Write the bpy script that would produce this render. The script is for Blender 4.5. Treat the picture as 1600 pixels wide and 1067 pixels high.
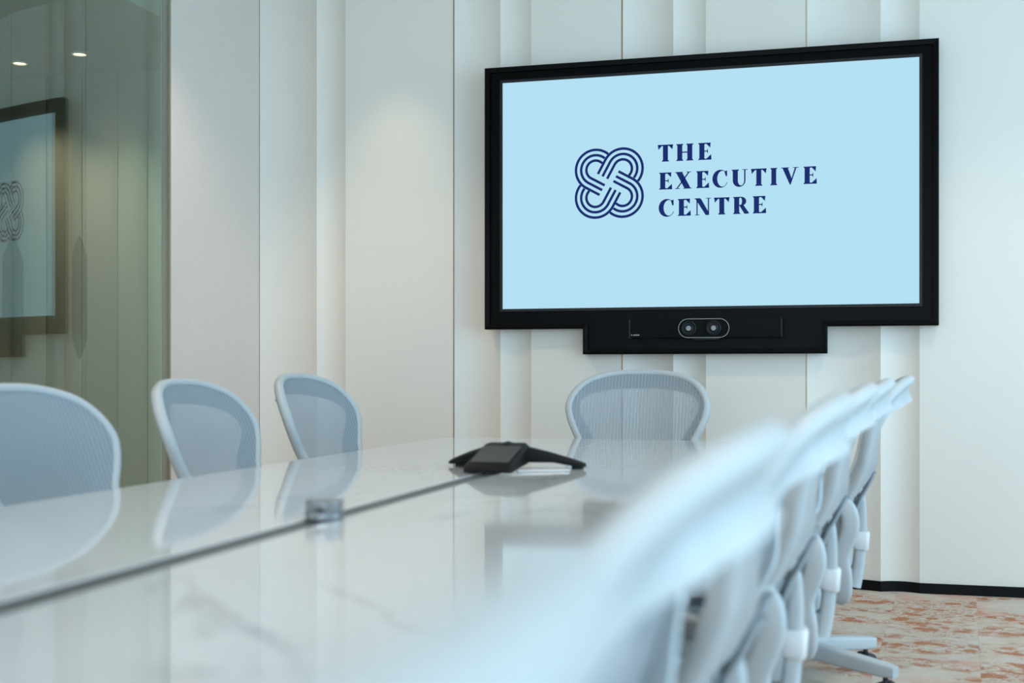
import bpy, bmesh, math, random
from mathutils import Vector, Matrix
random.seed(7)
for o in list(bpy.data.objects):
    bpy.data.objects.remove(o, do_unlink=True)
S = bpy.context.scene
COL = S.collection

# ------------------------------------------------------------------ camera
LENS = 44.0
FPX = LENS / 36.0 * 1600.0
YAW = math.atan(535.0 / FPX)
HOR = 582.0                      # horizon row of the photograph
CAMH = 0.993
cam_d = bpy.data.cameras.new('camera')
cam_d.lens = LENS
cam_d.sensor_width = 36.0
cam_d.shift_y = (HOR - 533.5) / 1600.0
cam_d.clip_start = 0.05
cam_d.dof.use_dof = True
cam_d.dof.focus_distance = 5.85
cam_d.dof.aperture_fstop = 2.5
cam = bpy.data.objects.new('camera', cam_d)
cam.location = (0, 0, CAMH)
cam.rotation_euler = (math.radians(90), 0, YAW)
COL.objects.link(cam)
S.camera = cam

# ------------------------------------------------------------------ world and light
S.view_settings.view_transform = 'Standard'
S.view_settings.look = 'None'
S.view_settings.gamma = 1.0
S.view_settings.use_curve_mapping = False
S.view_settings.exposure = 0.0
w = bpy.data.worlds.new('overcast_sky')
S.world = w
w.use_nodes = True
w.node_tree.nodes['Background'].inputs[0].default_value = (0.74, 0.885, 1.0, 1)
w.node_tree.nodes['Background'].inputs[1].default_value = 4.3

CEIL = 3.02
YW = 5.92                        # face of the screen wall
XR = 2.9                         # right wall, holds an added window
YB = -2.6                        # wall behind the camera
XL = -2.97


def portal(name, loc, rot, sx, sy):
    d = bpy.data.lights.new(name, 'AREA')
    d.shape = 'RECTANGLE'
    d.size = sx
    d.size_y = sy
    d.cycles.is_portal = True
    o = bpy.data.objects.new(name, d)
    o.location = loc
    o.rotation_euler = rot
    COL.objects.link(o)


portal('added_window_portal', (XR + .16, 1.95, 1.55), (0, math.radians(90), 0), 2.5, 6.9)  # sampling portals for the two added windows, no light of their own
portal('added_window_portal', (-.4, YB - .16, 1.55), (math.radians(90), 0, 0), 4.6, 2.5)


# ------------------------------------------------------------------ pixel helpers
def ray(px):
    a = (px - 800.0) / FPX
    return a * math.cos(YAW) - math.sin(YAW), a * math.sin(YAW) + math.cos(YAW)


def onY(px, Y):
    rx, ry = ray(px)
    t = Y / ry
    return rx * t, t


def wallpt(px, py, Y):
    x, t = onY(px, Y)
    return x, CAMH + (HOR - py) / FPX * t


# ------------------------------------------------------------------ materials
def srgb(r, g, b):
    def f(c):
        c /= 255.0
        return c / 12.92 if c <= .04045 else ((c + .055) / 1.055) ** 2.4
    return f(r), f(g), f(b), 1.0


def mat(name, col, rough=.5, metal=0.0, spec=None, coat=0.0, bump=None, var=None):
    m = bpy.data.materials.new(name)
    m.use_nodes = True
    nt = m.node_tree
    b = nt.nodes['Principled BSDF']
    b.inputs['Base Color'].default_value = col if len(col) == 4 else (*col, 1)
    b.inputs['Roughness'].default_value = rough
    b.inputs['Metallic'].default_value = metal
    b.inputs['Coat Weight'].default_value = coat
    if spec is not None:
        b.inputs['Specular IOR Level'].default_value = spec
    tc = nt.nodes.new('ShaderNodeTexCoord')
    if var:
        scale, amt = var
        n = nt.nodes.new('ShaderNodeTexNoise')
        n.inputs['Scale'].default_value = scale
        n.inputs['Detail'].default_value = 4
        nt.links.new(tc.outputs['Object'], n.inputs['Vector'])
        mx = nt.nodes.new('ShaderNodeMix')
        mx.data_type = 'RGBA'
        c = b.inputs['Base Color'].default_value
        mx.inputs[6].default_value = (c[0] * (1 - amt), c[1] * (1 - amt), c[2] * (1 - amt), 1)
        mx.inputs[7].default_value = (min(1, c[0] * (1 + amt)), min(1, c[1] * (1 + amt)), min(1, c[2] * (1 + amt)), 1)
        nt.links.new(n.outputs['Fac'], mx.inputs[0])
        nt.links.new(mx.outputs[2], b.inputs['Base Color'])
    if bump:
        scale, st = bump
        n = nt.nodes.new('ShaderNodeTexNoise')
        n.inputs['Scale'].default_value = scale
        n.inputs['Detail'].default_value = 3
        nt.links.new(tc.outputs['Object'], n.inputs['Vector'])
        bp = nt.nodes.new('ShaderNodeBump')
        bp.inputs['Strength'].default_value = st
        bp.inputs['Distance'].default_value = .002
        nt.links.new(n.outputs['Fac'], bp.inputs['Height'])
        nt.links.new(bp.outputs['Normal'], b.inputs['Normal'])
    return m


def emit(name, col, strength):
    m = bpy.data.materials.new(name)
    m.use_nodes = True
    b = m.node_tree.nodes['Principled BSDF']
    b.inputs['Base Color'].default_value = (.01, .01, .012, 1)
    b.inputs['Roughness'].default_value = .45
    b.inputs['Specular IOR Level'].default_value = .1
    b.inputs['Emission Color'].default_value = col
    b.inputs['Emission Strength'].default_value = strength
    return m


M = {}
M['wall'] = mat('warm_white_panel', (.825, .785, .72), .55, var=(1.5, .015))
M['fabric_wall'] = mat('grey_fabric_wall', (.77, .69, .63), .9, bump=(240, .6), var=(60, .05))
M['plain'] = mat('white_paint', (.80, .79, .76), .8, bump=(160, .1))
M['ceil'] = mat('ceiling_white', (.80, .80, .78), .9, bump=(120, .1))
M['bronze'] = mat('bronze_strip', (.36, .25, .17), .4, .6, var=(30, .1))
M['beige'] = mat('beige_seam_strip', (.62, .50, .38), .5, var=(30, .05))
M['skirt'] = mat('black_skirting', (.004, .004, .005), .5, spec=.15, var=(20, .2))
M['black'] = mat('black_lacquer', (.0016, .0016, .002), .35, spec=.07, var=(8, .2))
M['bezel'] = mat('charcoal_bezel', (.014, .015, .017), .45, spec=.25, var=(20, .1))
M['cloth_black'] = mat('black_speaker_cloth', (.004, .005, .006), .8, spec=.15, bump=(600, .6))
M['lens'] = mat('camera_glass', (.006, .009, .016), .3, spec=.25, var=(10, .1))
M['ring'] = mat('grey_metal_ring', (.16, .17, .18), .35, .8, var=(10, .1))
M['mark'] = mat('pale_print', (.45, .45, .45), .6, var=(10, .05))
M['frame'] = mat('pale_grey_plastic', (.48, .52, .54), .42, bump=(500, .12), var=(5, .02))
M['frame2'] = mat('mid_grey_plastic', (.28, .32, .35), .42, bump=(400, .12), var=(5, .03))
M['alu'] = mat('brushed_metal', (.62, .64, .66), .25, 1.0, var=(60, .05))
M['rubber'] = mat('dark_rubber', (.03, .032, .035), .6, var=(20, .1))
M['puck'] = mat('satin_grey_metal', (.30, .32, .34), .28, .9, var=(60, .05))
M['trough'] = mat('dark_trough', (.07, .08, .088), .45, 0, spec=.3, var=(12, .1))
M['phone'] = mat('black_plastic', (.006, .006, .007), .5, spec=.16, bump=(500, .15), var=(20, .1))
M['phone_screen'] = mat('dark_glass_display', (.035, .034, .033), .3, spec=.3, var=(5, .05))
M['white_plastic'] = mat('white_plastic', (.75, .76, .77), .4, var=(10, .02))
M['corr_teal'] = mat('pale_green_streak_tint', (.30, .42, .36), .8, var=(3, .05))  # made-up panel tints for the green streaks in the glass
M['corr_sage'] = mat('sage_streak_tint', (.27, .31, .24), .8, var=(3, .05))
M['corr'] = mat('grey_green_corridor_wall', (.26, .245, .20), .8, bump=(60, .1), var=(2, .06))
M['screen'] = emit('lit_screen_blue', srgb(178, 222, 241), 1.0)
M['navy'] = emit('navy_print', srgb(0, 30, 102), 1.0)
M['lamp'] = emit('warm_lamp_disc', (1.0, .70, .45, 1), 3.5)


def marble():
    m = mat('white_marble', (.80, .80, .80), .05, spec=.46)
    nt = m.node_tree
    b = nt.nodes['Principled BSDF']
    tc = nt.nodes.new('ShaderNodeTexCoord')
    mp = nt.nodes.new('ShaderNodeMapping')
    mp.inputs['Rotation'].default_value = (0, 0, .62)
    mp.inputs['Scale'].default_value = (1.0, .55, 1)
    nt.links.new(tc.outputs['Object'], mp.inputs['Vector'])
    n1 = nt.nodes.new('ShaderNodeTexNoise')
    n1.inputs['Scale'].default_value = 1.7
    n1.inputs['Detail'].default_value = 8
    n1.inputs['Roughness'].default_value = .58
    n1.inputs['Distortion'].default_value = 1.2
    nt.links.new(mp.outputs['Vector'], n1.inputs['Vector'])
    r1 = nt.nodes.new('ShaderNodeValToRGB')
    e = r1.color_ramp.elements
    e[0].position, e[0].color = .475, (0, 0, 0, 1)
    e[1].position, e[1].color = .525, (0, 0, 0, 1)
    x = r1.color_ramp.elements.new(.50)
    x.color = (1, 1, 1, 1)
    nt.links.new(n1.outputs['Fac'], r1.inputs['Fac'])
    n2 = nt.nodes.new('ShaderNodeTexNoise')
    n2.inputs['Scale'].default_value = 1.3
    n2.inputs['Detail'].default_value = 2
    nt.links.new(tc.outputs['Object'], n2.inputs['Vector'])
    r2 = nt.nodes.new('ShaderNodeValToRGB')
    r2.color_ramp.elements[0].position = .48
    r2.color_ramp.elements[1].position = .66
    nt.links.new(n2.outputs['Fac'], r2.inputs['Fac'])
    mu = nt.nodes.new('ShaderNodeMath')
    mu.operation = 'MULTIPLY'
    nt.links.new(r1.outputs['Color'], mu.inputs[0])
    nt.links.new(r2.outputs['Color'], mu.inputs[1])
    mx = nt.nodes.new('ShaderNodeMix')
    mx.data_type = 'RGBA'
    mx.inputs[6].default_value = (.60, .625, .645, 1)
    mx.inputs[7].default_value = (.42, .44, .46, 1)
    nt.links.new(mu.outputs[0], mx.inputs[0])
    nt.links.new(mx.outputs[2], b.inputs['Base Color'])
    return m


M['marble'] = marble()


def mesh_fabric():
    m = bpy.data.materials.new('ribbed_mesh_fabric')
    m.use_nodes = True
    nt = m.node_tree
    b = nt.nodes['Principled BSDF']
    b.inputs['Base Color'].default_value = (.30, .36, .41, 1)
    b.inputs['Roughness'].default_value = .6
    tc = nt.nodes.new('ShaderNodeTexCoord')
    wv = nt.nodes.new('ShaderNodeTexWave')
    wv.wave_type = 'BANDS'
    wv.bands_direction = 'X'
    wv.inputs['Scale'].default_value = 23.0
    wv.inputs['Distortion'].default_value = .25
    wv.inputs['Detail Scale'].default_value = 2
    nt.links.new(tc.outputs['Object'], wv.inputs['Vector'])
    mr = nt.nodes.new('ShaderNodeMapRange')
    mr.inputs['To Min'].default_value = .64
    mr.inputs['To Max'].default_value = .88
    nt.links.new(wv.outputs['Fac'], mr.inputs['Value'])
    nt.links.new(mr.outputs['Result'], b.inputs['Alpha'])
    return m


M['mesh'] = mesh_fabric()


def glass(name, tint, refl):
    m = bpy.data.materials.new(name)
    m.use_nodes = True
    nt = m.node_tree
    nt.nodes.remove(nt.nodes['Principled BSDF'])
    out = nt.nodes['Material Output']
    tr = nt.nodes.new('ShaderNodeBsdfTransparent')
    tr.inputs['Color'].default_value = (*tint, 1)
    gl = nt.nodes.new('ShaderNodeBsdfGlossy')
    gl.inputs['Roughness'].default_value = .01
    gl.inputs['Color'].default_value = (.93, 1, .96, 1)
    lw = nt.nodes.new('ShaderNodeLayerWeight')
    lw.inputs['Blend'].default_value = .5
    fr = nt.nodes.new('ShaderNodeMath')
    fr.operation = 'POWER'
    fr.inputs[1].default_value = 4.5
    nt.links.new(lw.outputs['Facing'], fr.inputs[0])
    ad = nt.nodes.new('ShaderNodeMath')
    ad.operation = 'ADD'
    ad.inputs[1].default_value = refl
    nt.links.new(fr.outputs[0], ad.inputs[0])
    mx = nt.nodes.new('ShaderNodeMixShader')
    nt.links.new(ad.outputs[0], mx.inputs[0])
    nt.links.new(tr.outputs[0], mx.inputs[1])
    nt.links.new(gl.outputs[0], mx.inputs[2])
    nt.links.new(mx.outputs[0], out.inputs['Surface'])
    return m


M['glass'] = glass('green_tinted_glass', (.84, .93, .88), .11)
M['pane'] = glass('clear_window_glass', (.97, .985, .98), .03)
M['pane_blue'] = glass('daylight_blueing_glass', (.80, .935, 1.0), .03)  # tint added to turn the side daylight bluer
M['film'] = mat('smoky_film', (.03, .038, .04), .6, spec=.1, var=(10, .05))
M['film'].node_tree.nodes['Principled BSDF'].inputs['Alpha'].default_value = .09


def carpet():
    m = bpy.data.materials.new('distressed_carpet')
    m.use_nodes = True
    nt = m.node_tree
    L = nt.links.new
    b = nt.nodes['Principled BSDF']
    b.inputs['Roughness'].default_value = .95
    b.inputs['Specular IOR Level'].default_value = .1
    tc = nt.nodes.new('ShaderNodeTexCoord')
    oi = nt.nodes.new('ShaderNodeObjectInfo')
    sc = nt.nodes.new('ShaderNodeVectorMath')
    sc.operation = 'SCALE'
    cb = nt.nodes.new('ShaderNodeCombineXYZ')
    L(oi.outputs['Random'], cb.inputs[0])
    L(oi.outputs['Random'], cb.inputs[1])
    L(cb.outputs[0], sc.inputs[0])
    sc.inputs['Scale'].default_value = 37.0
    ad = nt.nodes.new('ShaderNodeVectorMath')
    L(tc.outputs['Object'], ad.inputs[0])
    L(sc.outputs[0], ad.inputs[1])

    def noise(scale, detail, rough=.6, stretch=None, dist=0):
        n = nt.nodes.new('ShaderNodeTexNoise')
        n.inputs['Scale'].default_value = scale
        n.inputs['Detail'].default_value = detail
        n.inputs['Roughness'].default_value = rough
        n.inputs['Distortion'].default_value = dist
        src = ad.outputs[0]
        if stretch:
            mp = nt.nodes.new('ShaderNodeMapping')
            mp.inputs['Scale'].default_value = stretch
            L(src, mp.inputs['Vector'])
            src = mp.outputs[0]
        L(src, n.inputs['Vector'])
        return n.outputs['Fac']

    def ramp(fac, a, c):
        r = nt.nodes.new('ShaderNodeMapRange')
        r.inputs['From Min'].default_value = a
        r.inputs['From Max'].default_value = c
        L(fac, r.inputs['Value'])
        return r.outputs[0]

    def mul(a, c):
        n = nt.nodes.new('ShaderNodeMath')
        n.operation = 'MULTIPLY'
        L(a, n.inputs[0])
        L(c, n.inputs[1])
        return n.outputs[0]

    def mix(fac, a, c):
        n = nt.nodes.new('ShaderNodeMix')
        n.data_type = 'RGBA'
        L(fac, n.inputs[0])
        if isinstance(a, tuple):
            n.inputs[6].default_value = a
        else:
            L(a, n.inputs[6])
        n.inputs[7].default_value = c
        return n.outputs[2]

    base = mix(ramp(noise(9, 5, .7), .35, .65), (.62, .55, .475, 1), (.53, .43, .34, 1))
    fleck = ramp(noise(160, 2), .4, .7)
    base = mix(mul(fleck, ramp(noise(3, 2), .3, .8)), base, (.70, .64, .58, 1))
    vor = nt.nodes.new('ShaderNodeTexVoronoi')
    vor.feature = 'SMOOTH_F1'
    vor.inputs['Scale'].default_value = 15
    L(ad.outputs[0], vor.inputs['Vector'])
    orn = ramp(vor.outputs['Distance'], .40, .30)
    worn = ramp(noise(120, 6, .85, None, .6), .40, .48)
    zone = ramp(noise(2.6, 3, .55, (.9, 1.6, 1)), .45, .54)
    vein = ramp(noise(38, 8, .8, (1, 1.5, 1), 1.0), .50, .55)
    mo = nt.nodes.new('ShaderNodeMath')
    mo.operation = 'MAXIMUM'
    L(mul(orn, worn), mo.inputs[0])
    L(mul(vein, worn), mo.inputs[1])
    base = mix(mul(mo.outputs[0], zone), base, (.42, .15, .065, 1))
    pz = mul(ramp(noise(2.1, 2, .5, (1, 1.4, 1)), .57, .66), ramp(noise(60, 3, .8), .35, .6))
    base = mix(pz, base, (.64, .33, .26, 1))
    L(base, b.inputs['Base Color'])
    bp = nt.nodes.new('ShaderNodeBump')
    bp.inputs['Strength'].default_value = .5
    bp.inputs['Distance'].default_value = .004
    L(noise(300, 2), bp.inputs['Height'])
    L(bp.outputs[0], b.inputs['Normal'])
    return m


M['carpet'] = carpet()


# ------------------------------------------------------------------ mesh helpers
class MB:
    def __init__(s):
        s.v, s.f = [], []

    def add(s, vs, fs):
        o = len(s.v)
        s.v += [tuple(p) for p in vs]
        s.f += [tuple(i + o for i in q) for q in fs]
        return s

    def box(s, a, b):
        (x0, y0, z0), (x1, y1, z1) = a, b
        vs = [(x0, y0, z0), (x1, y0, z0), (x1, y1, z0), (x0, y1, z0), (x0, y0, z1), (x1, y0, z1), (x1, y1, z1), (x0, y1, z1)]
        return s.add(vs, [(0, 3, 2, 1), (4, 5, 6, 7), (0, 1, 5, 4), (1, 2, 6, 5), (2, 3, 7, 6), (3, 0, 4, 7)])

    def loft(s, rings, closed=True, caps=True, loop=False):
        n = len(rings[0])
        vs = [p for r in rings for p in r]
        fs = []
        k = len(rings)
        for i in range(k if loop else k - 1):
            j = (i + 1) % k
            for q in range(n if closed else n - 1):
                p = (q + 1) % n
                fs.append((i * n + q, i * n + p, j * n + p, j * n + q))
        if caps and closed and not loop:
            fs.append(tuple(range(n - 1, -1, -1)))
            fs.append(tuple((k - 1) * n + q for q in range(n)))
        return s.add(vs, fs)

    def sweep(s, path, sec, up=(0, 0, 1), scales=None, caps=True):
        path = [Vector(p) for p in path]
        rings = []
        upv = Vector(up)
        for i, p in enumerate(path):
            t = (path[min(i + 1, len(path) - 1)] - path[max(i - 1, 0)]).normalized()
            side = t.cross(upv)
            if side.length < 1e-4:
                side = t.cross(Vector((0, 1, 0)))
            side.normalize()
            u = side.cross(t).normalized()
            k = scales[i] if scales else 1.0
            ka, kb = k if isinstance(k, tuple) else (k, k)
            rings.append([p + side * a * ka + u * b * kb for a, b in sec])
        return s.loft(rings, caps=caps)

    def tube(s, path, r, n=10, up=(0, 0, 1)):
        sec = [(math.cos(2 * math.pi * i / n), math.sin(2 * math.pi * i / n)) for i in range(n)]
        rr = r if isinstance(r, (list, tuple)) else [r] * len(path)
        return s.sweep(path, sec, up, rr)

    def lathe(s, prof, c=(0, 0, 0), n=24, axis='z'):
        rings = []
        for r, h in prof:
            ring = []
            for i in range(n):
                a = 2 * math.pi * i / n
                x, y = r * math.cos(a), r * math.sin(a)
                if axis == 'z':
                    p = (c[0] + x, c[1] + y, c[2] + h)
                elif axis == 'y':
                    p = (c[0] + x, c[1] + h, c[2] + y)
                else:
                    p = (c[0] + h, c[1] + x, c[2] + y)
                ring.append(p)
            rings.append(ring)
        return s.loft(rings)

    def build(s, name, m, parent=None, smooth=35, bevel=0):
        me = bpy.data.meshes.new(name)
        me.from_pydata(s.v, [], s.f)
        bm = bmesh.new()
        bm.from_mesh(me)
        if bevel:
            es = [e for e in bm.edges if len(e.link_faces) == 2 and e.calc_face_angle(0) > .6]
            bmesh.ops.bevel(bm, geom=es, offset=bevel, segments=2, profile=.6, affect='EDGES', clamp_overlap=True)
        bmesh.ops.recalc_face_normals(bm, faces=bm.faces)
        bm.to_mesh(me)
        bm.free()
        if smooth:
            for p in me.polygons:
                p.use_smooth = True
            me.set_sharp_from_angle(angle=math.radians(smooth))
        me.materials.append(M[m])
        o = bpy.data.objects.new(name, me)
        COL.objects.link(o)
        o.parent = parent
        return o


def rsec(w, h, r, n=3):
    out = []
    for cx, cy, a0 in ((w / 2 - r, h / 2 - r, 0), (-w / 2 + r, h / 2 - r, 90), (-w / 2 + r, -h / 2 + r, 180), (w / 2 - r, -h / 2 + r, 270)):
        for i in range(n + 1):
            a = math.radians(a0 + 90 * i / n)
            out.append((cx + r * math.cos(a), cy + r * math.sin(a)))
    return out


def catmull(pts, per=6, closed=False):
    P = [Vector(p) for p in pts]
    n = len(P)
    out = []
    for i in range(n if closed else n - 1):
        g = (lambda k: P[k % n]) if closed else (lambda k: P[max(0, min(n - 1, k))])
        p0, p1, p2, p3 = g(i - 1), g(i), g(i + 1), g(i + 2)
        for j in range(per):
            t = j / per
            out.append(.5 * ((2 * p1) + (p2 - p0) * t + (2 * p0 - 5 * p1 + 4 * p2 - p3) * t * t + (3 * p1 - p0 - 3 * p2 + p3) * t ** 3))
    if not closed:
        out.append(P[-1])
    return out


def lerp(tab, x):
    if x <= tab[0][0]:
        return tab[0][1]
    for (a, b), (c, d) in zip(tab, tab[1:]):
        if x <= c:
            return b + (d - b) * (x - a) / (c - a)
    return tab[-1][1]


def empty(name, loc=(0, 0, 0), rz=0, label=None, cat=None, group=None, kind=None):
    o = bpy.data.objects.new(name, None)
    o.location = loc
    o.rotation_euler = (0, 0, rz)
    o.empty_display_size = .1
    COL.objects.link(o)
    tag(o, label, cat, group, kind)
    return o


def tag(o, label=None, cat=None, group=None, kind=None):
    for k, v in (('label', label), ('category', cat), ('group', group), ('kind', kind)):
        if v:
            o[k] = v
    return o


# ------------------------------------------------------------------ the room shell
fl = MB().box((-5.6, YB - .15, -.12), (XR + .15, YW + .25, -.008)).build('floor', 'plain', smooth=0)
tag(fl, 'carpeted floor of plank tiles, worn beige with terracotta ornament', None, None, 'structure')
TA = math.radians(-4.5)
TW, TL = .335, 1.0
tile = MB().box((-TW / 2 + .0002, -TL / 2 + .0002, -.0075), (TW / 2 - .0002, TL / 2 - .0002, 0))
first = None
for i in range(-14, 12):
    for j in range(-5, 9):
        cx, cy = (i + .5) * TW, (j + .5 * (i % 2)) * TL
        X = .545 - TW / 2 - TW * .5 + cx * math.cos(TA) - cy * math.sin(TA)
        Y = 5.45 - 1.5 + cx * math.sin(TA) + cy * math.cos(TA) - 2.0
        if not (-2.75 < X < XR - .2 and -2.1 < Y < YW + .25):
            continue
        if first is None:
            o = first = tile.build('carpet_tile', 'carpet', fl, smooth=0)
        else:
            o = first.copy()
            COL.objects.link(o)
            o.parent = fl
        o.location = (X, Y, 0)
        o.rotation_euler = (0, 0, TA)
fr = MB().box((-5.6, YB - .15, -.0079), (XR + .15, YW + .25, -.0070)).build('carpet_border', 'carpet', fl, smooth=0)

ce = MB().box((XL - .35, YB - .15, CEIL), (XR + .15, YW + .25, CEIL + .12)).build('ceiling', 'ceil', smooth=0)
tag(ce, 'plain white ceiling with recessed downlights', None, None, 'structure')

# screen wall: fluted panels
wf = MB().box((-5.6, YW + .06, 0), (XR + .15, YW + .25, CEIL)).build('wall_front', 'wall', smooth=0)
tag(wf, 'warm white wall of vertical fluted panels behind the screen', None, None, 'structure')
B = [onY(p, YW)[0] for p in (405, 495, 540, 709, 782, 830, 972, 1052, 1103, 1260, 1376, 1437)]
XCORNER = B[0]


def scoop(x0, x1, sag, n=14):
    c = x1 - x0
    R = (c * c / 4 + sag * sag) / (2 * sag)
    out = []
    for i in range(n + 1):
        x = x0 + c * i / n
        d = math.sqrt(max(0, R * R - (x - (x0 + x1) / 2) ** 2)) - (R - sag)
        out.append((x, YW + max(0, d)))
    return out


GAP = .0035
mods = [(B[0], B[1], B[2], B[3]), (B[3], B[4], B[5], B[6]), (B[6], B[7], B[8], B[9]), (B[9], B[10], B[11], XR)]
for a, b, c, d in mods:
    front = scoop(a + GAP, b, .040) + scoop(b, c, .027)[1:] + [(d - GAP, YW)]
    prof = front + [(d - GAP, YW + .062), (a + GAP, YW + .062)]
    MB().loft([[(x, y, .0) for x, y in prof], [(x, y, CEIL) for x, y in prof]]).build('wall_panel', 'wall', wf, smooth=24)
    bf = [(x, y - .009) for x, y in front]
    bprof = bf + [(x, y + .001) for x, y in reversed(front)]
    MB().loft([[(x, y, .0) for x, y in bprof], [(x, y, .046) for x, y in bprof]]).build('baseboard_front', 'skirt', None, smooth=24)
for o in [o for o in bpy.data.objects if o.name.startswith('baseboard_front')]:
    tag(o, 'black skirting strip along the foot of the fluted screen wall', None, None, 'structure')
for x, m in ((B[3], 'bronze'), (B[6], 'bronze'), (B[9], 'beige')):
    MB().box((x - GAP + .0002, YW - .001, .046), (x + GAP - .0002, YW + .05, CEIL)).build('seam_strip', m, wf, smooth=0)

# fabric return wall beside the glass
GY = 5.03
rl = MB().box((XL - .055, GY + .012, 0), (XCORNER, YW + .06, CEIL)).build('wall_left', 'fabric_wall', smooth=0)
tag(rl, 'pale grey fabric covered return wall between glass and screen wall', None, None, 'structure')
sk = MB().box((XCORNER, GY + .012, 0), (XCORNER + .009, YW, .046)).build('baseboard_left', 'skirt', smooth=0)
tag(sk, 'black skirting strip at the foot of the fabric wall', None, None, 'structure')
tr = MB().box((XL - .045, GY, 0), (XCORNER + .004, GY + .0125, CEIL)).build('trim_1', 'bronze', smooth=0)
tag(tr, 'slim bronze edge strip where the glass meets the fabric wall', None, None, 'structure')
wl2 = MB().box((-3.30, YB - .15, 0), (-3.02, 2.83, CEIL)).build('wall_left', 'plain', smooth=0)
tag(wl2, 'plain white side wall beyond the glass partition', None, None, 'structure')
wb = MB()
for a, b in (((-3.3, YB - .15, 0), (-2.7, YB, CEIL)), ((1.9, YB - .15, 0), (XR + .15, YB, CEIL)), ((-2.7, YB - .15, 0), (1.9, YB, .3)), ((-2.7, YB - .15, 2.8), (1.9, YB, CEIL))):
    wb.box(a, b)
tag(wb.build('wall_back', 'plain', smooth=0), 'plain white wall behind the table with an added window', None, None, 'structure')
wr = MB()
for a, b in (((XR, YB, 0), (XR + .15, -1.5, CEIL)), ((XR, 5.4, 0), (XR + .15, YW + .06, CEIL)), ((XR, -1.5, 0), (XR + .15, 5.4, .3)), ((XR, -1.5, 2.8), (XR + .15, 5.4, CEIL))):
    wr.box(a, b)
tag(wr.build('wall_right', 'plain', smooth=0), 'plain white wall with an added window along the right side of the room', None, None, 'structure')


def window(name, a, b, along, n, label, gm):
    # a, b: opening corners; along: 'x' or 'y'
    root = empty(name, ((a[0] + b[0]) / 2, (a[1] + b[1]) / 2, a[2]), 0, label, None, None, 'structure')
    ox, oy, oz = root.location
    k = 0 if along == 'x' else 1
    lo, hi = a[k], b[k]
    f = .05

    def bx(u0, u1, z0, z1, d0, d1):
        if along == 'x':
            return MB().box((u0 - ox, a[1] + d0 - oy, z0 - oz), (u1 - ox, a[1] + d1 - oy, z1 - oz))
        return MB().box((a[0] + d0 - ox, u0 - oy, z0 - oz), (a[0] + d1 - ox, u1 - oy, z1 - oz))
    bx(lo, hi, a[2], a[2] + f, .03, .11).build('window_sill', 'alu', root, smooth=0)
    bx(lo, hi, b[2] - f, b[2], .03, .11).build('window_head', 'alu', root, smooth=0)
    st = (hi - lo) / n
    for i in range(n + 1):
        u = lo + st * i
        u0 = max(lo, u - f / 2)
        u1 = min(hi, u + f / 2)
        bx(u0, u1, a[2] + f, b[2] - f, .03, .11).build('mullion', 'alu', root, smooth=0)
    for i in range(n):
        bx(lo + st * i + f / 2, lo + st * (i + 1) - f / 2, a[2] + f, b[2] - f,   .065, .072).build('pane', gm, root, smooth=0)


window('added_window_1', (XR, -1.5, .3), (XR + .15, 5.4, 2.8), 'y', 5, 'unseen window added for daylight, with slim metal mullions in the side wall', 'pane_blue')  # window out of view, added to bring in side daylight
window('added_window_2', (-2.7, YB - .15, .3), (1.9, YB, 2.8), 'x', 4, 'unseen window added for fill, with slim metal mullions in the wall behind the table', 'pane')  # window out of view, added for frontal fill from behind the camera


# curved glass partition
def gx(y):
    u = GY - y
    return XL + .12 * u - .07 * u * u


gp = empty('glass_partition', (XL, GY - 1, 0), 0, 'green tinted glass partition beside the pale fabric wall', None, None, 'structure')
gp.name = 'wall_glass'


def pane(y0, y1, name, m, z0, z1, off=0, t=.012, n=26):
    ys = [y0 + (y1 - y0) * i / n for i in range(n + 1)]
    prof = [(gx(y) + off - XL, y - GY + 1) for y in ys] + [(gx(y) + off - t - XL, y - GY + 1) for y in reversed(ys)]
    mb = MB().loft([[(x, y, z0) for x, y in prof], [(x, y, z1) for x, y in prof]])
    if m == 'glass':             # butt joints: polished ends meet, nothing shows there
        k = len(prof)
        mb.f = [q for q in mb.f if not (len(q) == 4 and ({q[0], q[1]} == {n, n + 1} or {q[0], q[1]} == {k - 1, 0}))]
    return mb.build(name, m, gp, smooth=30)


YJ = 4.197
pane(GY + .006, YJ + .0006, 'glass_pane', 'glass', .03, CEIL - .03)
pane(YJ - .0006, 2.84, 'glass_pane', 'glass', .03, CEIL - .03)
pane(GY - .001, 2.84, 'floor_channel', 'bronze', 0, .03, .01, .032)
pane(GY - .001, 2.84, 'head_channel', 'bronze', CEIL - .03, CEIL, .01, .032)


def lozenge(yc, z0, z1, hw):
    b = MB()
    pts = [(-hw, z0 + .09), (-hw * .35, z0 + .02), (0, z0), (hw * .35, z0 + .02), (hw, z0 + .09), (hw, z1 - .09), (hw * .35, z1 - .02), (0, z1), (-hw * .35, z1 - .02), (-hw, z1 - .09)]
    a = [(gx(yc + y) + .0015 - XL, yc + y - GY + 1, z) for y, z in pts]
    c = [(gx(yc + y) + .0003 - XL, yc + y - GY + 1, z) for y, z in pts]
    b.loft([a, c]).build('film_lozenge', 'film', gp, smooth=0)


lozenge(4.27, 1.04, 1.53, .05)
lozenge(3.875, 1.05, 1.49, .055)

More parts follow.
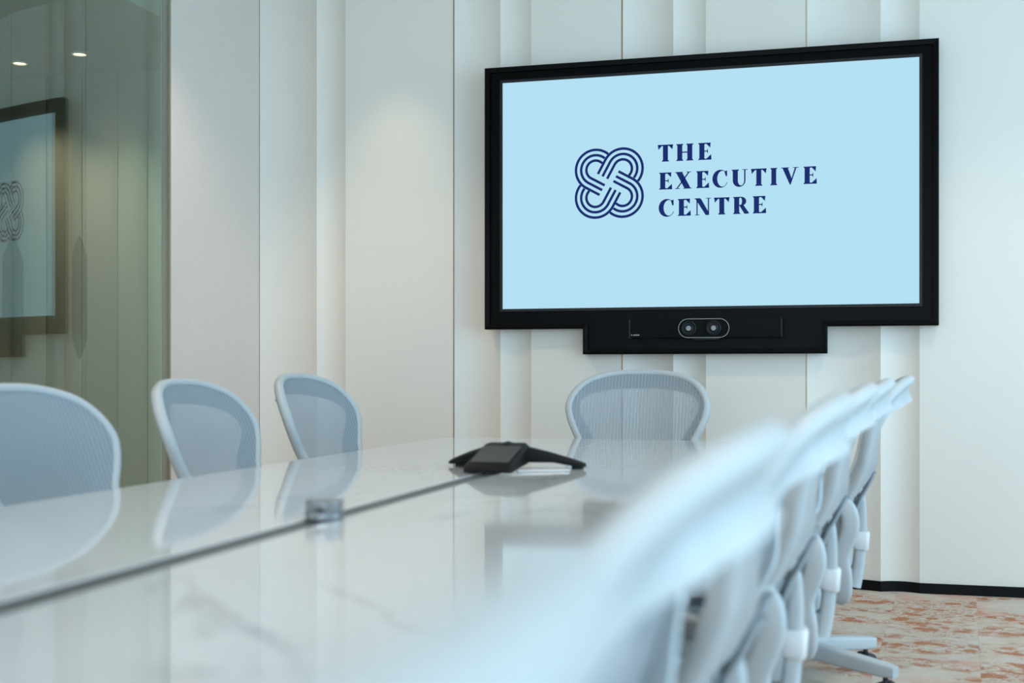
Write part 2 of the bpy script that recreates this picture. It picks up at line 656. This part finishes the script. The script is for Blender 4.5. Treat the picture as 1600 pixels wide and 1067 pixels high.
# corridor beyond the glass
cw = MB().box((-5.6, 2.6, 0), (-5.45, YW + .06, 2.6)).build('wall_corridor', 'corr', smooth=0)
tag(cw, 'dim grey green corridor wall seen through the glass', None, None, 'structure')
cw = MB().box((-5.45, YW - .0, 0), (XL - .055, YW + .06, 2.6)).build('wall_corridor', 'corr', smooth=0)
tag(cw, 'dim grey green end wall of the corridor behind the glass', None, None, 'structure')
for xa, xb, mm in ((-3.62, -3.40, 'corr_teal'), (-3.80, -3.62, 'corr_sage'), (-3.40, -3.10, 'corr_teal'), (-4.02, -3.80, 'corr'), (-4.24, -4.02, 'corr'), (-4.46, -4.24, 'corr')):  # panels made up, tinted to give the green streaks in the glass
    pr_ = scoop(xa + .003, xb - .003, .02)
    pr_ = [(x, 2 * YW - y - .02) for x, y in pr_] + [(xb - .003, YW), (xa + .003, YW)]
    MB().loft([[(x, y, 0) for x, y in pr_], [(x, y, 2.6) for x, y in pr_]]).build('streak_panel', mm, cw, smooth=24)
cw = MB().box((-5.45, 2.6, 0), (-3.30, 2.75, 2.6)).build('wall_corridor', 'corr', smooth=0)
tag(cw, 'dim grey green near end wall of the corridor', None, None, 'structure')
cc = MB().box((-5.6, 2.6, 2.6), (XL - .055, YW + .06, 2.74)).build('ceiling_corridor', 'corr', smooth=0)
tag(cc, 'dim corridor ceiling behind the glass partition', None, None, 'structure')


def downlight(x, y, z, power, spot, label, grp, blend=.5, col=(1.0, .77, .54), size=1.0):
    r = empty('downlight', (x, y, z), 0, label, 'downlight', grp)
    MB().lathe([(.056, .0), (.058, -.006), (.046, -.009), (.044, .0)], n=28).build('trim_ring', 'plain', r)
    MB().lathe([(.0, -.002), (.043, -.002), (.043, -.004), (.0, -.004)], n=28).build('lamp_disc', 'lamp', r)
    d = bpy.data.lights.new('downlight_beam', 'SPOT')
    d.energy = power
    d.color = col
    r.scale = (size, size, 1)
    d.spot_size = math.radians(spot)
    d.spot_blend = blend
    d.shadow_soft_size = .03
    o = bpy.data.objects.new('downlight_beam', d)
    o.location = (0, 0, -.015)
    COL.objects.link(o)
    o.parent = r


downlight(onY(622, YW)[0], YW - .36, CEIL, 26, 66, 'small round recessed downlight washing the fluted wall beside the screen', None, .8)
for x, sd in ((-2.35, 'glass wall'), (.75, 'window')):
    for y, pos in ((.6, 'farthest of its row from the screen'), (2.6, 'second of its row from the screen'), (4.4, 'closest of its row to the screen')):
        downlight(x, y, CEIL, 42, 120, 'unseen added fill downlight on the %s side, %s' % (sd, pos), 'added fill downlights beside the table')  # lamps added out of view as warm fill for the walls
downlight(-3.76, 5.50, 2.6, 32, 120, 'small warm corridor downlight behind the glass, closer to the fabric wall', None, .7, (1, .84, .66), .72)
downlight(-4.17, 5.58, 2.6, 32, 120, 'small warm corridor downlight behind the glass, farther from the fabric wall', None, .7, (1, .84, .66), .72)
downlight(-4.60, 4.0, 2.6, 60, 140, 'unseen added corridor downlight behind the glass, away from the end wall', None, .7, (1, .88, .74), .72)  # extra lamp out of view, added to brighten the corridor

# ------------------------------------------------------------------ display with surround
YS = 5.85
dp = empty('wall_display', (-.685, YS, 1.301), 0, 'large wall display in a black stepped surround showing a navy knot emblem', 'display')
D0 = Vector(dp.location)


def L3(x, y, z):
    return (x - D0.x, y - D0.y, z - D0.z)


FX0, FX1, FZ0, FZ1 = -1.737, .361, 1.203, 2.474
EX0, EX1, EZ = -1.249, -.118, 1.080
outl = [(FX0, FZ1), (FX1, FZ1), (FX1, FZ0), (EX1, FZ0), (EX1, EZ), (EX0, EZ), (EX0, FZ0), (FX0, FZ0)]


def inset(p, d):
    n = len(p)
    out = []
    for i in range(n):
        a, b, c = Vector(p[i - 1]), Vector(p[i]), Vector(p[(i + 1) % n])
        e1, e2 = (b - a).normalized(), (c - b).normalized()
        n1, n2 = Vector((e1.y, -e1.x)), Vector((e2.y, -e2.x))
        out.append(tuple(b + (n1 + n2) * d))
    return out


# backboard
bb = MB()
bb.loft([[L3(x, YS + .010, z) for x, z in outl], [L3(x, YW - .0005, z) for x, z in outl]])
bb.build('backboard', 'black', dp, smooth=0)
# rim: chamfered raised edge
i1, i2 = inset(outl, .006), inset(outl, .024)
rings = [[L3(x, YS + .0102, z) for x, z in outl], [L3(x, YS - .006, z) for x, z in outl], [L3(x, YS - .010, z) for x, z in i1],
         [L3(x, YS - .007, z) for x, z in i2], [L3(x, YS + .0102, z) for x, z in i2]]
MB().loft([list(r) for r in rings], caps=False).build('rim', 'black', dp, smooth=0)
SX0, SX1, SZ0, SZ1 = -1.6475, .2785, 1.301, 2.3975


def ring_frame(x0, x1, z0, z1, wd, y0, y1, m, name):
    o = [(x0 - wd, z1 + wd), (x1 + wd, z1 + wd), (x1 + wd, z0 - wd), (x0 - wd, z0 - wd)]
    i = [(x0, z1), (x1, z1), (x1, z0), (x0, z0)]
    MB().loft([[L3(x, y1, z) for x, z in o], [L3(x, y0, z) for x, z in o], [L3(x, y0, z) for x, z in i], [L3(x, y1, z) for x, z in i]], caps=False).build(name, m, dp, smooth=0)


ring_frame(SX0, SX1, SZ0, SZ1, .013, YS - .004, YS + .0101, 'bezel', 'bezel')
sc = MB().box(L3(SX0, YS + .001, SZ0), L3(SX1, YS + .0099, SZ1)).build('screen', 'screen', dp, smooth=0)
YT = YS + .0004


# --- emblem
def emblem():
    x0, zc = wallpt(898, 288, YS)
    x1, _ = wallpt(1006, 284, YS)
    cx = (x0 + x1) / 2
    _, zt = wallpt(974, 230, YS)
    _, zb = wallpt(930, 342, YS)
    cz = (zt + zb) / 2
    k = (zt - zb) / 2 / 381.0
    kx = (x1 - x0) / 2 / 381.0
    PH = math.radians(28.8)
    d = Vector((math.cos(PH), -math.sin(PH)))
    b = MB()

    def rot(v, q):
        for _ in range(q):
            v = Vector((v.y, -v.x))
        return v
    c0 = Vector((-150, 150))
    cn = Vector((150, 150))
    dn, nn = rot(d, 1), rot(Vector((-math.sin(PH), -math.cos(PH))), 1)

    def hidden(p):
        q = p - cn
        if q.length < 230:
            return True
        return q.dot(dn) > 0 and q.dot(nn) < 230
    for q in range(4):
        for R in (101, 159, 217):
            pts = []
            th = 20.0
            end = 270 - math.degrees(PH)
            while th < end:
                p = c0 + R * Vector((math.cos(math.radians(th)), math.sin(math.radians(th))))
                if not hidden(p) or th > 120:
                    pts.append(p)
                th += 2.5
            t = math.radians(end)
            p = c0 + R * Vector((math.cos(t), math.sin(t)))
            pts.append(p)
            pts.append(p + d * 172)
            pts = [rot(p, q) for p in pts]
            vs, fs = [], []
            for i, p in enumerate(pts):
                tg = (pts[min(i + 1, len(pts) - 1)] - pts[max(i - 1, 0)]).normalized()
                if i == len(pts) - 1:
                    tg = (pts[-1] - pts[-2]).normalized()
                nr = Vector((-tg.y, tg.x)) * 14
                for s in (1, -1):
                    vs.append(L3(cx + (p.x + nr.x * s) * kx, YT, cz + (p.y + nr.y * s) * k))
            for i in range(len(pts) - 1):
                fs.append((2 * i, 2 * i + 1, 2 * i + 3, 2 * i + 2))
            b.add(vs, fs)
    b.build('knot_emblem', 'navy', sc, smooth=0)


emblem()


# --- serif letters (cap height 1)
def strip(c1, r1, c2, r2, a0, a1, n=18):
    out = []
    for i in range(n):
        t0, t1 = [math.radians(a0 + (a1 - a0) * k / n) for k in (i, i + 1)]
        out.append([(c1[0] + r1[0] * math.cos(t0), c1[1] + r1[1] * math.sin(t0)), (c1[0] + r1[0] * math.cos(t1), c1[1] + r1[1] * math.sin(t1)),
                    (c2[0] + r2[0] * math.cos(t1), c2[1] + r2[1] * math.sin(t1)), (c2[0] + r2[0] * math.cos(t0), c2[1] + r2[1] * math.sin(t0))])
    return out


def stem(x0, x1, y0=0, y1=1, e=.06):
    return [[(x0, y0 + .1), (x1, y0 + .1), (x1, y1 - .1), (x0, y1 - .1)],
            [(x0 - e, y0), (x1 + e, y0), (x1 + e, y0 + .035), (x1, y0 + .1), (x0, y0 + .1), (x0 - e, y0 + .035)],
            [(x0 - e, y1), (x0 - e, y1 - .035), (x0, y1 - .1), (x1, y1 - .1), (x1 + e, y1 - .035), (x1 + e, y1)]]


def serif(x0, x1, y, s):
    return [[(x0, y), (x1, y), (x1, y + .04 * s), (x0, y + .04 * s)]]


LET = {
    'T': (.89, [[(0, 1), (.89, 1), (.89, .92), (0, .92)], [(0, 1), (.04, .70), (.24, .93)], [(.89, 1), (.85, .70), (.65, .93)],
                [(.30, .95), (.30, .1), (.59, .1), (.59, .95)], [(.24, 0), (.65, 0), (.65, .035), (.59, .1), (.30, .1), (.24, .035)]]),
    'H': (.99, stem(.06, .35) + stem(.64, .93) + [[(.35, .47), (.64, .47), (.64, .54), (.35, .54)]]),
    'E': (.77, stem(.06, .36) + [[(.3, 1), (.3, .93), (.72, .93), (.72, 1)], [(.72, 1), (.48, .93), (.70, .70)],
                                 [(.3, 0), (.76, 0), (.76, .07), (.3, .07)], [(.77, 0), (.75, .32), (.48, .07)],
                                 [(.36, .48), (.52, .48), (.52, .54), (.36, .54)], [(.48, .51), (.56, .36), (.56, .66)]]),
    'I': (.40, stem(.055, .345)),
    'C': (.90, strip((.47, .5), (.47, .53), (.585, .5), (.30, .46), 48, 312, 24) + [[(.86, .98), (.86, .64), (.78, .64), (.70, .90), (.72, .93)],
                                                                              [(.785, .107), (.88, .26), (.84, .28), (.78, .16)]]),
    'U': (.96, [[(.06, .36), (.36, .36), (.36, .9), (.06, .9)], [(0, 1), (0, .965), (.06, .9), (.36, .9), (.42, .965), (.42, 1)],
                [(.72, .36), (.80, .36), (.80, .97), (.72, .97)]] + serif(.60, .93, 1, -1) + strip((.43, .36), (.37, .38), (.54, .36), (.18, .29), 180, 360)),
    'V': (1.05, [[(.08, .97), (.40, .97), (.64, .3), (.56, 0), (.51, 0)], [(.80, .97), (.90, .97), (.56, 0), (.53, .1)]] + serif(0, .48, 1, -1) + serif(.70, 1.02, 1, -1)),
    'X': (.96, [[(.06, .97), (.42, .97), (.90, .03), (.54, .03)], [(.76, .97), (.85, .97), (.16, .03), (.07, .03)]] + serif(.0, .47, 1, -1) + serif(.66, .93, 1, -1) + serif(0, .28, 0, 1) + serif(.48, .96, 0, 1)),
    'N': (.97, [[(.12, .03), (.19, .03), (.19, .9), (.12, .9)], [(.05, .98), (.38, .98), (.86, .12), (.86, .0), (.66, .0)], [(.79, 0), (.86, 0), (.86, .97), (.79, .97)]]
          + serif(0, .34, 1, -1) + serif(.02, .30, 0, 1) + serif(.68, .97, 1, -1)),
    'R': (.95, stem(.06, .36) + [[(.3, 1), (.3, .94), (.46, .94), (.46, 1)], [(.36, .47), (.36, .53), (.46, .53), (.46, .47)]]
          + strip((.46, .735), (.31, .265), (.43, .735), (.09, .21), -90, 90) + [[(.36, .50), (.62, .50), (.95, .02), (.82, 0), (.66, 0)]]),
}


def word(spans, text, px0, py0, cap):
    _, zb = wallpt(px0, py0, YS)
    for ch, (a, b) in zip(text, spans):
        xa, xb = onY(860 + a / 3.636, YS)[0], onY(860 + b / 3.636, YS)[0]
        wd, polys = LET[ch]
        m = MB()
        for p in polys:
            m.add([L3(xa + (xb - xa) * x / wd, YT, zb + cap * y) for x, y in p], [tuple(range(len(p)))])
        m.build('letter', 'navy', sc, smooth=0)


CAP = 96 / 3.636 / FPX * onY(1040, YS)[1]
word([(610, 697), (715, 812), (840, 915)], 'THE', 1031, 252.8, CAP)
word([(618, 692), (708, 802), (829, 902), (920, 1008), (1030, 1124), (1140, 1228), (1250, 1288), (1310, 1413), (1438, 1514)], 'EXECUTIVE', 1030, 296.3, CAP)
word([(615, 704), (724, 798), (818, 912), (930, 1017), (1038, 1130), (1150, 1226)], 'CENTRE', 1031, 338.3, CAP)

# ------------------------------------------------------------------ video bar
bx0, bz1 = wallpt(983, 499.5, 5.79)
bx1, bz0 = wallpt(1221, 527.5, 5.79)
_, bz0 = wallpt(983, 528, 5.79)
bar = empty('video_bar', ((bx0 + bx1) / 2, YS + .0098, (bz0 + bz1) / 2), 0, 'slim black video bar with twin camera lenses below the lit screen', 'video bar')
W2, H2 = (bx1 - bx0) / 2, (bz1 - bz0) / 2
MB().box((-W2, -.062, -H2), (W2, 0, H2)).build('body', 'cloth_black', bar, bevel=.004)
MB().box((W2 - .004, -.064, -H2 - .0005), (W2 + .003, -.002, H2 + .0005)).build('end_cap', 'bezel', bar, bevel=.001)
MB().box((-W2 - .003, -.064, -H2 - .0005), (-W2 + .004, -.002, H2 + .0005)).build('end_cap', 'bezel', bar, bevel=.001)


def pill(hw, r, n=14):
    out = []
    for cx, a0 in ((hw - r, -90), (-hw + r, 90)):
        for i in range(n + 1):
            a = math.radians(a0 + 180 * i / n)
            out.append((cx + r * math.cos(a), r * math.sin(a)))
    return out


pcx = onY(1099.5, 5.79)[0] - bar.location.x
pr = .0445
phw = (onY(1139, 5.79)[0] - onY(1059, 5.79)[0]) / 2
pl = pill(phw, pr)
pli = pill(phw - .003, pr - .003)
cmod = MB().loft([[(pcx + x, -.058, z) for x, z in pl], [(pcx + x, -.070, z) for x, z in pl]]).build('camera_module', 'cloth_black', bar, smooth=30)
MB().loft([[(pcx + x, -.060, z) for x, z in pl], [(pcx + x, -.0735, z) for x, z in pl], [(pcx + x, -.0735, z) for x, z in pli], [(pcx + x, -.060, z) for x, z in pli]], caps=False).build('module_ring', 'ring', cmod, smooth=30)
for px in (1076, 1115):
    lx = onY(px, 5.785)[0] - bar.location.x
    MB().lathe([(.0, -.066), (.034, -.066), (.034, -.078), (.030, -.081), (.024, -.075), (.0, -.075)], (lx, 0, 0), 28, 'y').build('lens_housing', 'bezel', cmod)
    MB().lathe([(.0, -.074), (.020, -.074), (.020, -.0765), (.012, -.0795), (.0, -.0805)], (lx, 0, 0), 24, 'y').build('lens', 'lens', cmod)
    MB().lathe([(.010, -.080), (.0115, -.080), (.0115, -.0812), (.010, -.0812)], (lx, 0, 0), 20, 'y').build('lens_iris_ring', 'ring', cmod)
MB().box((pcx - .05, -.055, -H2 - .011), (pcx + .07, -.015, -H2 + .002)).build('mount_foot', 'bezel', bar, bevel=.002)
mk = MB()
for i in range(7):
    x = -W2 + .018 + i * .0042
    hh = .006 if i in (2, 4, 6) else .0042
    mk.box((x, -.0626, -H2 + .011), (x + .003, -.0615, -H2 + .011 + hh))
mk.box((-W2 + .009, -.0626, -H2 + .011), (-W2 + .013, -.0615, -H2 + .0165))
mk.build('maker_mark', 'mark', bar, smooth=0)

# ------------------------------------------------------------------ table
TOP, TH = .725, .03
GXT = -.937
tb = empty('conference_table', (GXT, 2.2, 0), 0, 'long white marble conference table with a dark centre channel', 'table')
CHE = 3.36
TX0, TX1, TY0, TY1 = -1.645, -.232, -.75, 4.955


def slab(x0, x1, outer):
    r = .16
    pts = []

    def corner(cx, cy, a0):
        for i in range(9):
            a = math.radians(a0 + 90 * i / 8)
            pts.append((cx + r * math.cos(a), cy + r * math.sin(a)))
    if outer < 0:
        pts += [(x1, TY0), (x1, CHE), (GXT - .0002, CHE), (GXT - .0002, TY1)]
        corner(x0 + r, TY1 - r, 90)
        corner(x0 + r, TY0 + r, 180)
    else:
        pts += [(GXT + .0002, TY1), (GXT + .0002, CHE), (x0, CHE), (x0, TY0)]
        corner(x1 - r, TY0 + r, 270)
        corner(x1 - r, TY1 - r, 0)
    MB().loft([[(x - GXT, y - 2.2, TOP - TH) for x, y in pts], [(x - GXT, y - 2.2, TOP) for x, y in pts]]).build('marble_top', 'marble', tb, smooth=0, bevel=.002)


slab(TX0, GXT - .029, -1)
slab(GXT + .029, TX1, 1)
MB().box((-.0292, TY0 - 2.2, TOP - TH), (.0292, CHE - 2.2, TOP - .002)).build('centre_channel', 'trough', tb, smooth=0)
MB().box((.0250, TY0 - 2.2, TOP - .012), (.0292, CHE - 2.2, TOP + .0004)).build('channel_edging', 'alu', tb, smooth=0)
for y in (-.36, 1.36, 3.73):
    MB().box((-.2, y - 2.2 - .1, .02), (.2, y - 2.2 + .1, TOP - TH - .04)).build('pedestal', 'plain', tb, bevel=.01)
    MB().box((-.25, y - 2.2 - .14, 0), (.25, y - 2.2 + .14, .02)).build('foot_plate', 'alu', tb, bevel=.004)
MB().box((-.45, -2.5, TOP - TH - .04), (.45, 2.4, TOP - TH)).build('under_frame', 'alu', tb, bevel=.004)

# metal puck on the channel
pk = empty('power_puck', (GXT + .003, 2.115, TOP + .0005), 0, 'small round brushed metal puck standing on the dark table channel', 'power socket')
MB().lathe([(0, 0), (.029, 0), (.031, .002), (.031, .012), (.029, .014), (.0, .014)], n=36).build('base_ring', 'puck', pk)
MB().lathe([(0, .014), (.0285, .014), (.0295, .016), (.0295, .031), (.027, .034), (0, .034)], n=36).build('cap', 'puck', pk)
pk.scale = (1.15, 1.15, 1.05)

# conference phone
ph = empty('conference_phone', (-.925, 3.34, TOP + .0006), 0, 'black three legged conference phone with a sloping dark display', 'phone')


def arm(ang, prof):
    ca, sa = math.cos(ang), math.sin(ang)
    rings = []
    for r, hw, zt, zb, cr in prof:
        sec = [(-hw, zb), (-hw * 1.0, zt - cr), (-hw + cr * 1.2, zt), (hw - cr * 1.2, zt), (hw, zt - cr), (hw, zb)]
        rings.append([(r * ca - s * sa, r * sa + s * ca, z) for s, z in sec])
    return rings


body = MB()
A1, A2, A3 = math.radians(268), math.radians(22), math.radians(150)
side = [(-.01, .046, .068, .022, .012), (.04, .054, .066, .022, .012), (.12, .047, .046, .020, .010), (.19, .038, .025, .006, .008), (.215, .030, .016, .006, .005)]
body.loft(arm(A2, side))
body.loft(arm(A3, side))
frontp = [(-.04, .050, .066, .02, .008), (.0, .060, .074, .02, .008), (.02, .064, .071, .018, .006), (.10, .066, .047, .012, .006), (.175, .066, .026, .004, .005), (.19, .064, .014, .004, .004)]
body.loft(arm(A1, frontp))
body.lathe([(0, .03), (.056, .03), (.054, .056), (.034, .068), (.0, .078)], n=12)
body.build('body', 'phone', ph, smooth=25, bevel=.002)
ca, sa = math.cos(A1), math.sin(A1)
pan = [[(r * ca - s * sa, r * sa + s * ca, z) for s, z in ((-.054, zt), (.054, zt), (.054, zt + .0015), (-.054, zt + .0015))] for r, zt in ((.046, .0655), (.10, .0492), (.168, .0297))]
MB().loft(pan).build('display_panel', 'phone_screen', ph, smooth=0)
for A, r in ((A2, .195), (A3, .195), (A1, .172)):
    MB().lathe([(0, 0), (.017, 0), (.017, .012), (0, .012)], (r * math.cos(A), r * math.sin(A), 0), 16).build('rubber_foot', 'rubber', ph)

cb = MB().tube([(-.87, 3.235, TOP + .0035), (-.83, 3.27, TOP + .0035), (-.78, 3.285, TOP + .0035), (-.745, 3.31, TOP + .0035)], .003, 8).build('white_cable', 'white_plastic')
tag(cb, 'short white cable lying on the table under the conference phone', 'cable')

# ------------------------------------------------------------------ chairs
OUT = [(0, 0), (.10, .004), (.183, .021), (.235, .047), (.272, .090), (.288, .136), (.283, .18), (.264, .23), (.241, .277),
       (.216, .335), (.196, .39), (.182, .435), (.160, .472), (.110, .492), (0, .50)]
YC = [(-.02, -.384), (0, -.368), (.025, -.350), (.06, -.332), (.14, -.298), (.26, -.258), (.31, -.234), (.38, -.192), (.45, -.168), (.54, -.158)]
CZ = 1.0


def bsurf(x, dr, off=0.0):
    y = lerp(YC, dr) + .62 * x * x
    return Vector((x, y, CZ - dr))


def bnormal(x, dr):
    e = .004
    u = bsurf(x + e, dr) - bsurf(x - e, dr)
    v = bsurf(x, dr - e) - bsurf(x, dr + e)
    n = v.cross(u).normalized()
    return n if n.y > 0 else -n


def make_chair():
    root = empty('mesh_office_chair')
    # frame outline, closed loop
    half = OUT[1:-1]
    loop2 = [(x, d, 0) for x, d in OUT] + [(-x, d, 0) for x, d in reversed(half)]
    loop = [(p.x, p.y) for p in catmull(loop2, 5, True)]
    n = len(loop)
    rings = []
    INS = [(0, .050), (.03, .048), (.09, .042), (.14, .044), (.20, .052), (.28, .066), (.36, .058), (.44, .045), (.5, .04)]
    BCK = [(0, .042), (.03, .034), (.07, .016), (.16, .012), (.28, .022), (.36, .010), (.5, .004)]
    for i in range(n):
        x, d = loop[i]
        P = bsurf(x, d)
        N = bnormal(x, d)
        x0, d0 = loop[i - 1]
        x1, d1 = loop[(i + 1) % n]
        T = (bsurf(x1, d1) - bsurf(x0, d0)).normalized()
        I = T.cross(N).normalized()
        ctr = bsurf(0, .22)
        if I.dot(ctr - P) < 0:
            I = -I
        ins = lerp(INS, d)
        bk = lerp(BCK, d)
        sec = [(.002, .010), (-.007, .004), (-.011, -.006), (-.008, -.017), (.004, -.024), (ins * .35, -.017 - bk * .08), (ins * .72, -.014 - bk * .32), (ins, -.012 - bk),
               (ins + .003, -.006 - bk), (ins * .74, -.007 - bk * .28), (ins * .4, -.007 - bk * .04), (.020, -.004), (.016, .004), (.010, .010)]
        rings.append([P + I * a + N * b for a, b in sec])
    MB().loft(rings, loop=True).build('back_frame', 'frame', root, smooth=60)
    # mesh of the back
    vs, fs = [], []
    R, Cn = 34, 24
    inv = [(d, x) for x, d in OUT]
    for r in range(R + 1):
        d = .006 + (.494 - .006) * r / R
        hw = max(.02, lerp(inv, d) - .010)
        for c in range(Cn + 1):
            x = -hw + 2 * hw * c / Cn
            vs.append(bsurf(x, d) + Vector((0, .004, 0)))
    for r in range(R):
        for c in range(Cn):
            a = r * (Cn + 1) + c
            fs.append((a, a + 1, a + Cn + 2, a + Cn + 1))
    MB().add(vs, fs).build('back_mesh', 'mesh', root, smooth=60)
    # lumbar pads
    for s in (-1, 1):
        pad = []
        for i in range(9):
            d = .30 + .16 * i / 8
            c = bsurf(s * .085, d) + Vector((0, -.030 - .006 * math.sin(math.pi * i / 8), 0))
            wv = .045 * math.sin(math.pi * (i + .9) / 9.8) ** .5
            pad.append([c + Vector((a * wv, b * .008, 0)) for a, b in rsec(2, 2, .9, 3)])
        MB().loft(pad).build('lumbar_pad', 'frame2', root, smooth=60)
    # centre spine with clamp
    path = catmull([(0, -.210, .640), (0, -.222, .605), (0, -.226, .52), (0, -.220, .42), (0, -.212, .365), (0, -.203, .325)], 5)
    sc_ = [((.6, .6) if i == 0 else (1.05 + .9 * max(0, (i - 10) / 16.0), 1.15 + .35 * max(0, (i - 10) / 16.0))) for i in range(len(path))]
    sp = MB().sweep(path, rsec(.040, .030, .010), (0, 1, .2), sc_).build('spine', 'frame', root, smooth=50)
    cl = [(0, -.226, .502), (0, -.226, .496), (0, -.223, .450), (0, -.222, .444)]
    MB().sweep(cl, rsec(.064, .052, .014, 4), (0, 1, .2), [.86, 1, 1, .86]).build('clamp', 'white_plastic', sp, smooth=50)
    MB().box((-.03, -.20, .338), (.03, -.12, .385)).build('spine_link', 'frame2', sp, bevel=.006)
    MB().sweep([(0, -.207, .645), (.0, -.204, .62)], rsec(.16, .028, .010), (0, 1, 0)).build('spine_bracket', 'frame', sp, smooth=50)
    # arm uprights and arms
    for s in (-1, 1):
        p = catmull([(s * .200, -.145, .625), (s * .205, -.185, .590), (s * .208, -.192, .53), (s * .204, -.165, .45), (s * .200, -.172, .375), (s * .180, -.160, .315), (s * .12, -.07, .335)], 5)
        up = MB().sweep(p, rsec(.036, .054, .012, 3), (0, 1, .3)).build('arm_upright', 'frame', root, smooth=50)
        p2 = [(q.x + s * .004, q.y - .015, q.z) for q in p[4:24]]
        MB().tube(p2, .009, 8, (0, 1, .3)).build('upright_rib', 'frame2', up)
        p = catmull([(s * .205, -.15, .620), (s * .235, -.11, .628), (s * .255, -.04, .630)], 5)
        MB().sweep(p, rsec(.030, .024, .010), (0, 0, 1)).build('arm_bracket', 'frame', root, smooth=50)
        sec = rsec(.092, .028, .012, 3)
        p = [(s * .262, -.125, .651), (s * .262, -.11, .651), (s * .262, .0, .651), (s * .260, .085, .649), (s * .258, .105, .648)]
        MB().sweep(p, sec, (0, 0, 1), [(.55, .7), (.9, 1), (1, 1), (.9, 1), (.5, .7)]).build('arm_pad', 'frame2', root, smooth=50)
    # seat
    sl = []
    for i in range(40):
        a = 2 * math.pi * i / 40
        cx, cy = math.cos(a), math.sin(a)
        e = 2 / 3.2
        x = .255 * math.copysign(abs(cx) ** e, cx)
        y = .05 + .215 * math.copysign(abs(cy) ** e, cy)
        sl.append((x, y))

    def sz(x, y):
        f = (y + .2) / .45
        return .452 + .02 * math.sin(math.pi * min(1, max(0, f)) * .9) - .05 * max(0, f - .78) / .22 + .10 * x * x
    rings = []
    for x, y in sl:
        k = Vector((-x, .05 - y, 0)).normalized()
        P = Vector((x, y, sz(x, y)))
        rings.append([P + k * a + Vector((0, 0, b)) for a, b in ((-.012, -.006), (-.008, .008), (.006, .010), (.022, .002), (.03, -.016), (.008, -.026), (-.008, -.020))])
    MB().loft(rings, loop=True).build('seat_frame', 'frame', root, smooth=60)
    vs, fs = [(0, .05, sz(0, .05) - .012)], []
    for k in (.33, .66, .95):
        for x, y in sl:
            X, Y = x * k, .05 + (y - .05) * k
            vs.append((X, Y, sz(X, Y) - .012 * (1 - k * k)))
    for i in range(40):
        j = (i + 1) % 40
        fs.append((0, 1 + i, 1 + j))
        for q in range(2):
            fs.append((1 + q * 40 + i, 1 + (q + 1) * 40 + i, 1 + (q + 1) * 40 + j, 1 + q * 40 + j))
    MB().add(vs, fs).build('seat_mesh', 'mesh', root, smooth=60)
    # mechanism, column, base
    MB().box((-.085, -.15, .335), (.085, .12, .405)).build('tilt_housing', 'frame2', root, bevel=.015)
    MB().sweep([(0, .06, .388), (0, .18, .425)], rsec(.30, .022, .008), (0, 0, 1)).build('seat_yoke', 'frame2', root, smooth=50)
    MB().lathe([(0, .10), (.026, .10), (.026, .24), (.019, .24), (.019, .34), (0, .34)], n=18).build('gas_column', 'alu', root)
    MB().lathe([(0, .075), (.046, .075), (.052, .09), (.050, .115), (.038, .135), (0, .135)], n=24).build('base_hub', 'frame', root)
    for q in range(5):
        a = math.radians(-118 + 72 * q)
        ca, sa = math.cos(a), math.sin(a)
        p = [(ca * r, sa * r, z) for r, z in ((.03, .116), (.12, .113), (.24, .102), (.33, .093), (.368, .090))]
        lg = MB().sweep(p, rsec(.060, .050, .010), (0, 0, 1), [(1.05, 1.1), (.98, 1.0), (.9, .92), (.84, .84), (.6, .7)]).build('base_leg', 'frame', root, smooth=50)
        c = Vector((ca * .335, sa * .335, .03))
        cs = MB()
        for o in (-.016, .016):
            ax = Vector((-sa, ca, 0))
            cc_ = c + ax * o
            rr = []
            for k, rad in ((-.011, .022), (-.009, .029), (.009, .029), (.011, .022)):
                rr.append([cc_ + ax * k + Vector((ca, sa, 0)) * rad * math.cos(t * math.pi / 9) + Vector((0, 0, 1)) * rad * math.sin(t * math.pi / 9) for t in range(18)])
            cs.loft(rr)
        cs.tube([(c.x, c.y, .03), (c.x, c.y, .08)], .008, 8)
        cs.build('caster', 'rubber', root)
    return root


proto = make_chair()


def copy_tree(o, parent=None):
    c = o.copy()
    COL.objects.link(c)
    c.parent = parent
    for ch in list(o.children):
        copy_tree(ch, c)
    return c


def place(o, x, y, face, sz, label, grp):
    o.location = (x, y, 0)
    o.rotation_euler = (0, 0, math.radians(face))
    o.scale = (1, 1, sz)
    tag(o, label, 'chair', grp)


RG = 'chairs along the window side of the table'
LG = 'chairs along the glass wall side of the table'
spec = [
    (-.862, 4.845, 180, .998, 'pale grey mesh office chair at the head of the table under the screen', None),
    (-1.60, 4.18, -91.5, .984, 'pale grey mesh chair on the glass side, in front of the fluted wall', LG),
    (-1.60, 3.39, -87.5, .968, 'pale grey mesh chair on the glass side, overlapping the bronze edge strip', LG),
    (-1.60, 2.59, -88, .960, 'pale grey mesh chair on the glass side, wholly in front of green glass', LG),
    (-.205, 4.12, 90, .978, 'pale grey mesh chair on the window side, closest of its row to the screen', RG),
    (-.285, 3.34, 90, .972, 'pale grey mesh chair on the window side, second of its row from the screen', RG),
    (-.34, 2.55, 90, .966, 'pale grey mesh chair on the window side, third of its row from the screen', RG),
    (-.385, 1.76, 90, .960, 'pale grey mesh chair on the window side, fourth of its row from the screen', RG),
    (-.435, .97, 90, .949, 'pale grey mesh chair on the window side, fifth of its row from the screen', RG),
    (-.433, .205, 90, .945, 'pale grey mesh chair on the window side, last of its row from the screen', RG),
]
for i, sp_ in enumerate(spec):
    place(proto if i == 0 else copy_tree(proto), *sp_)
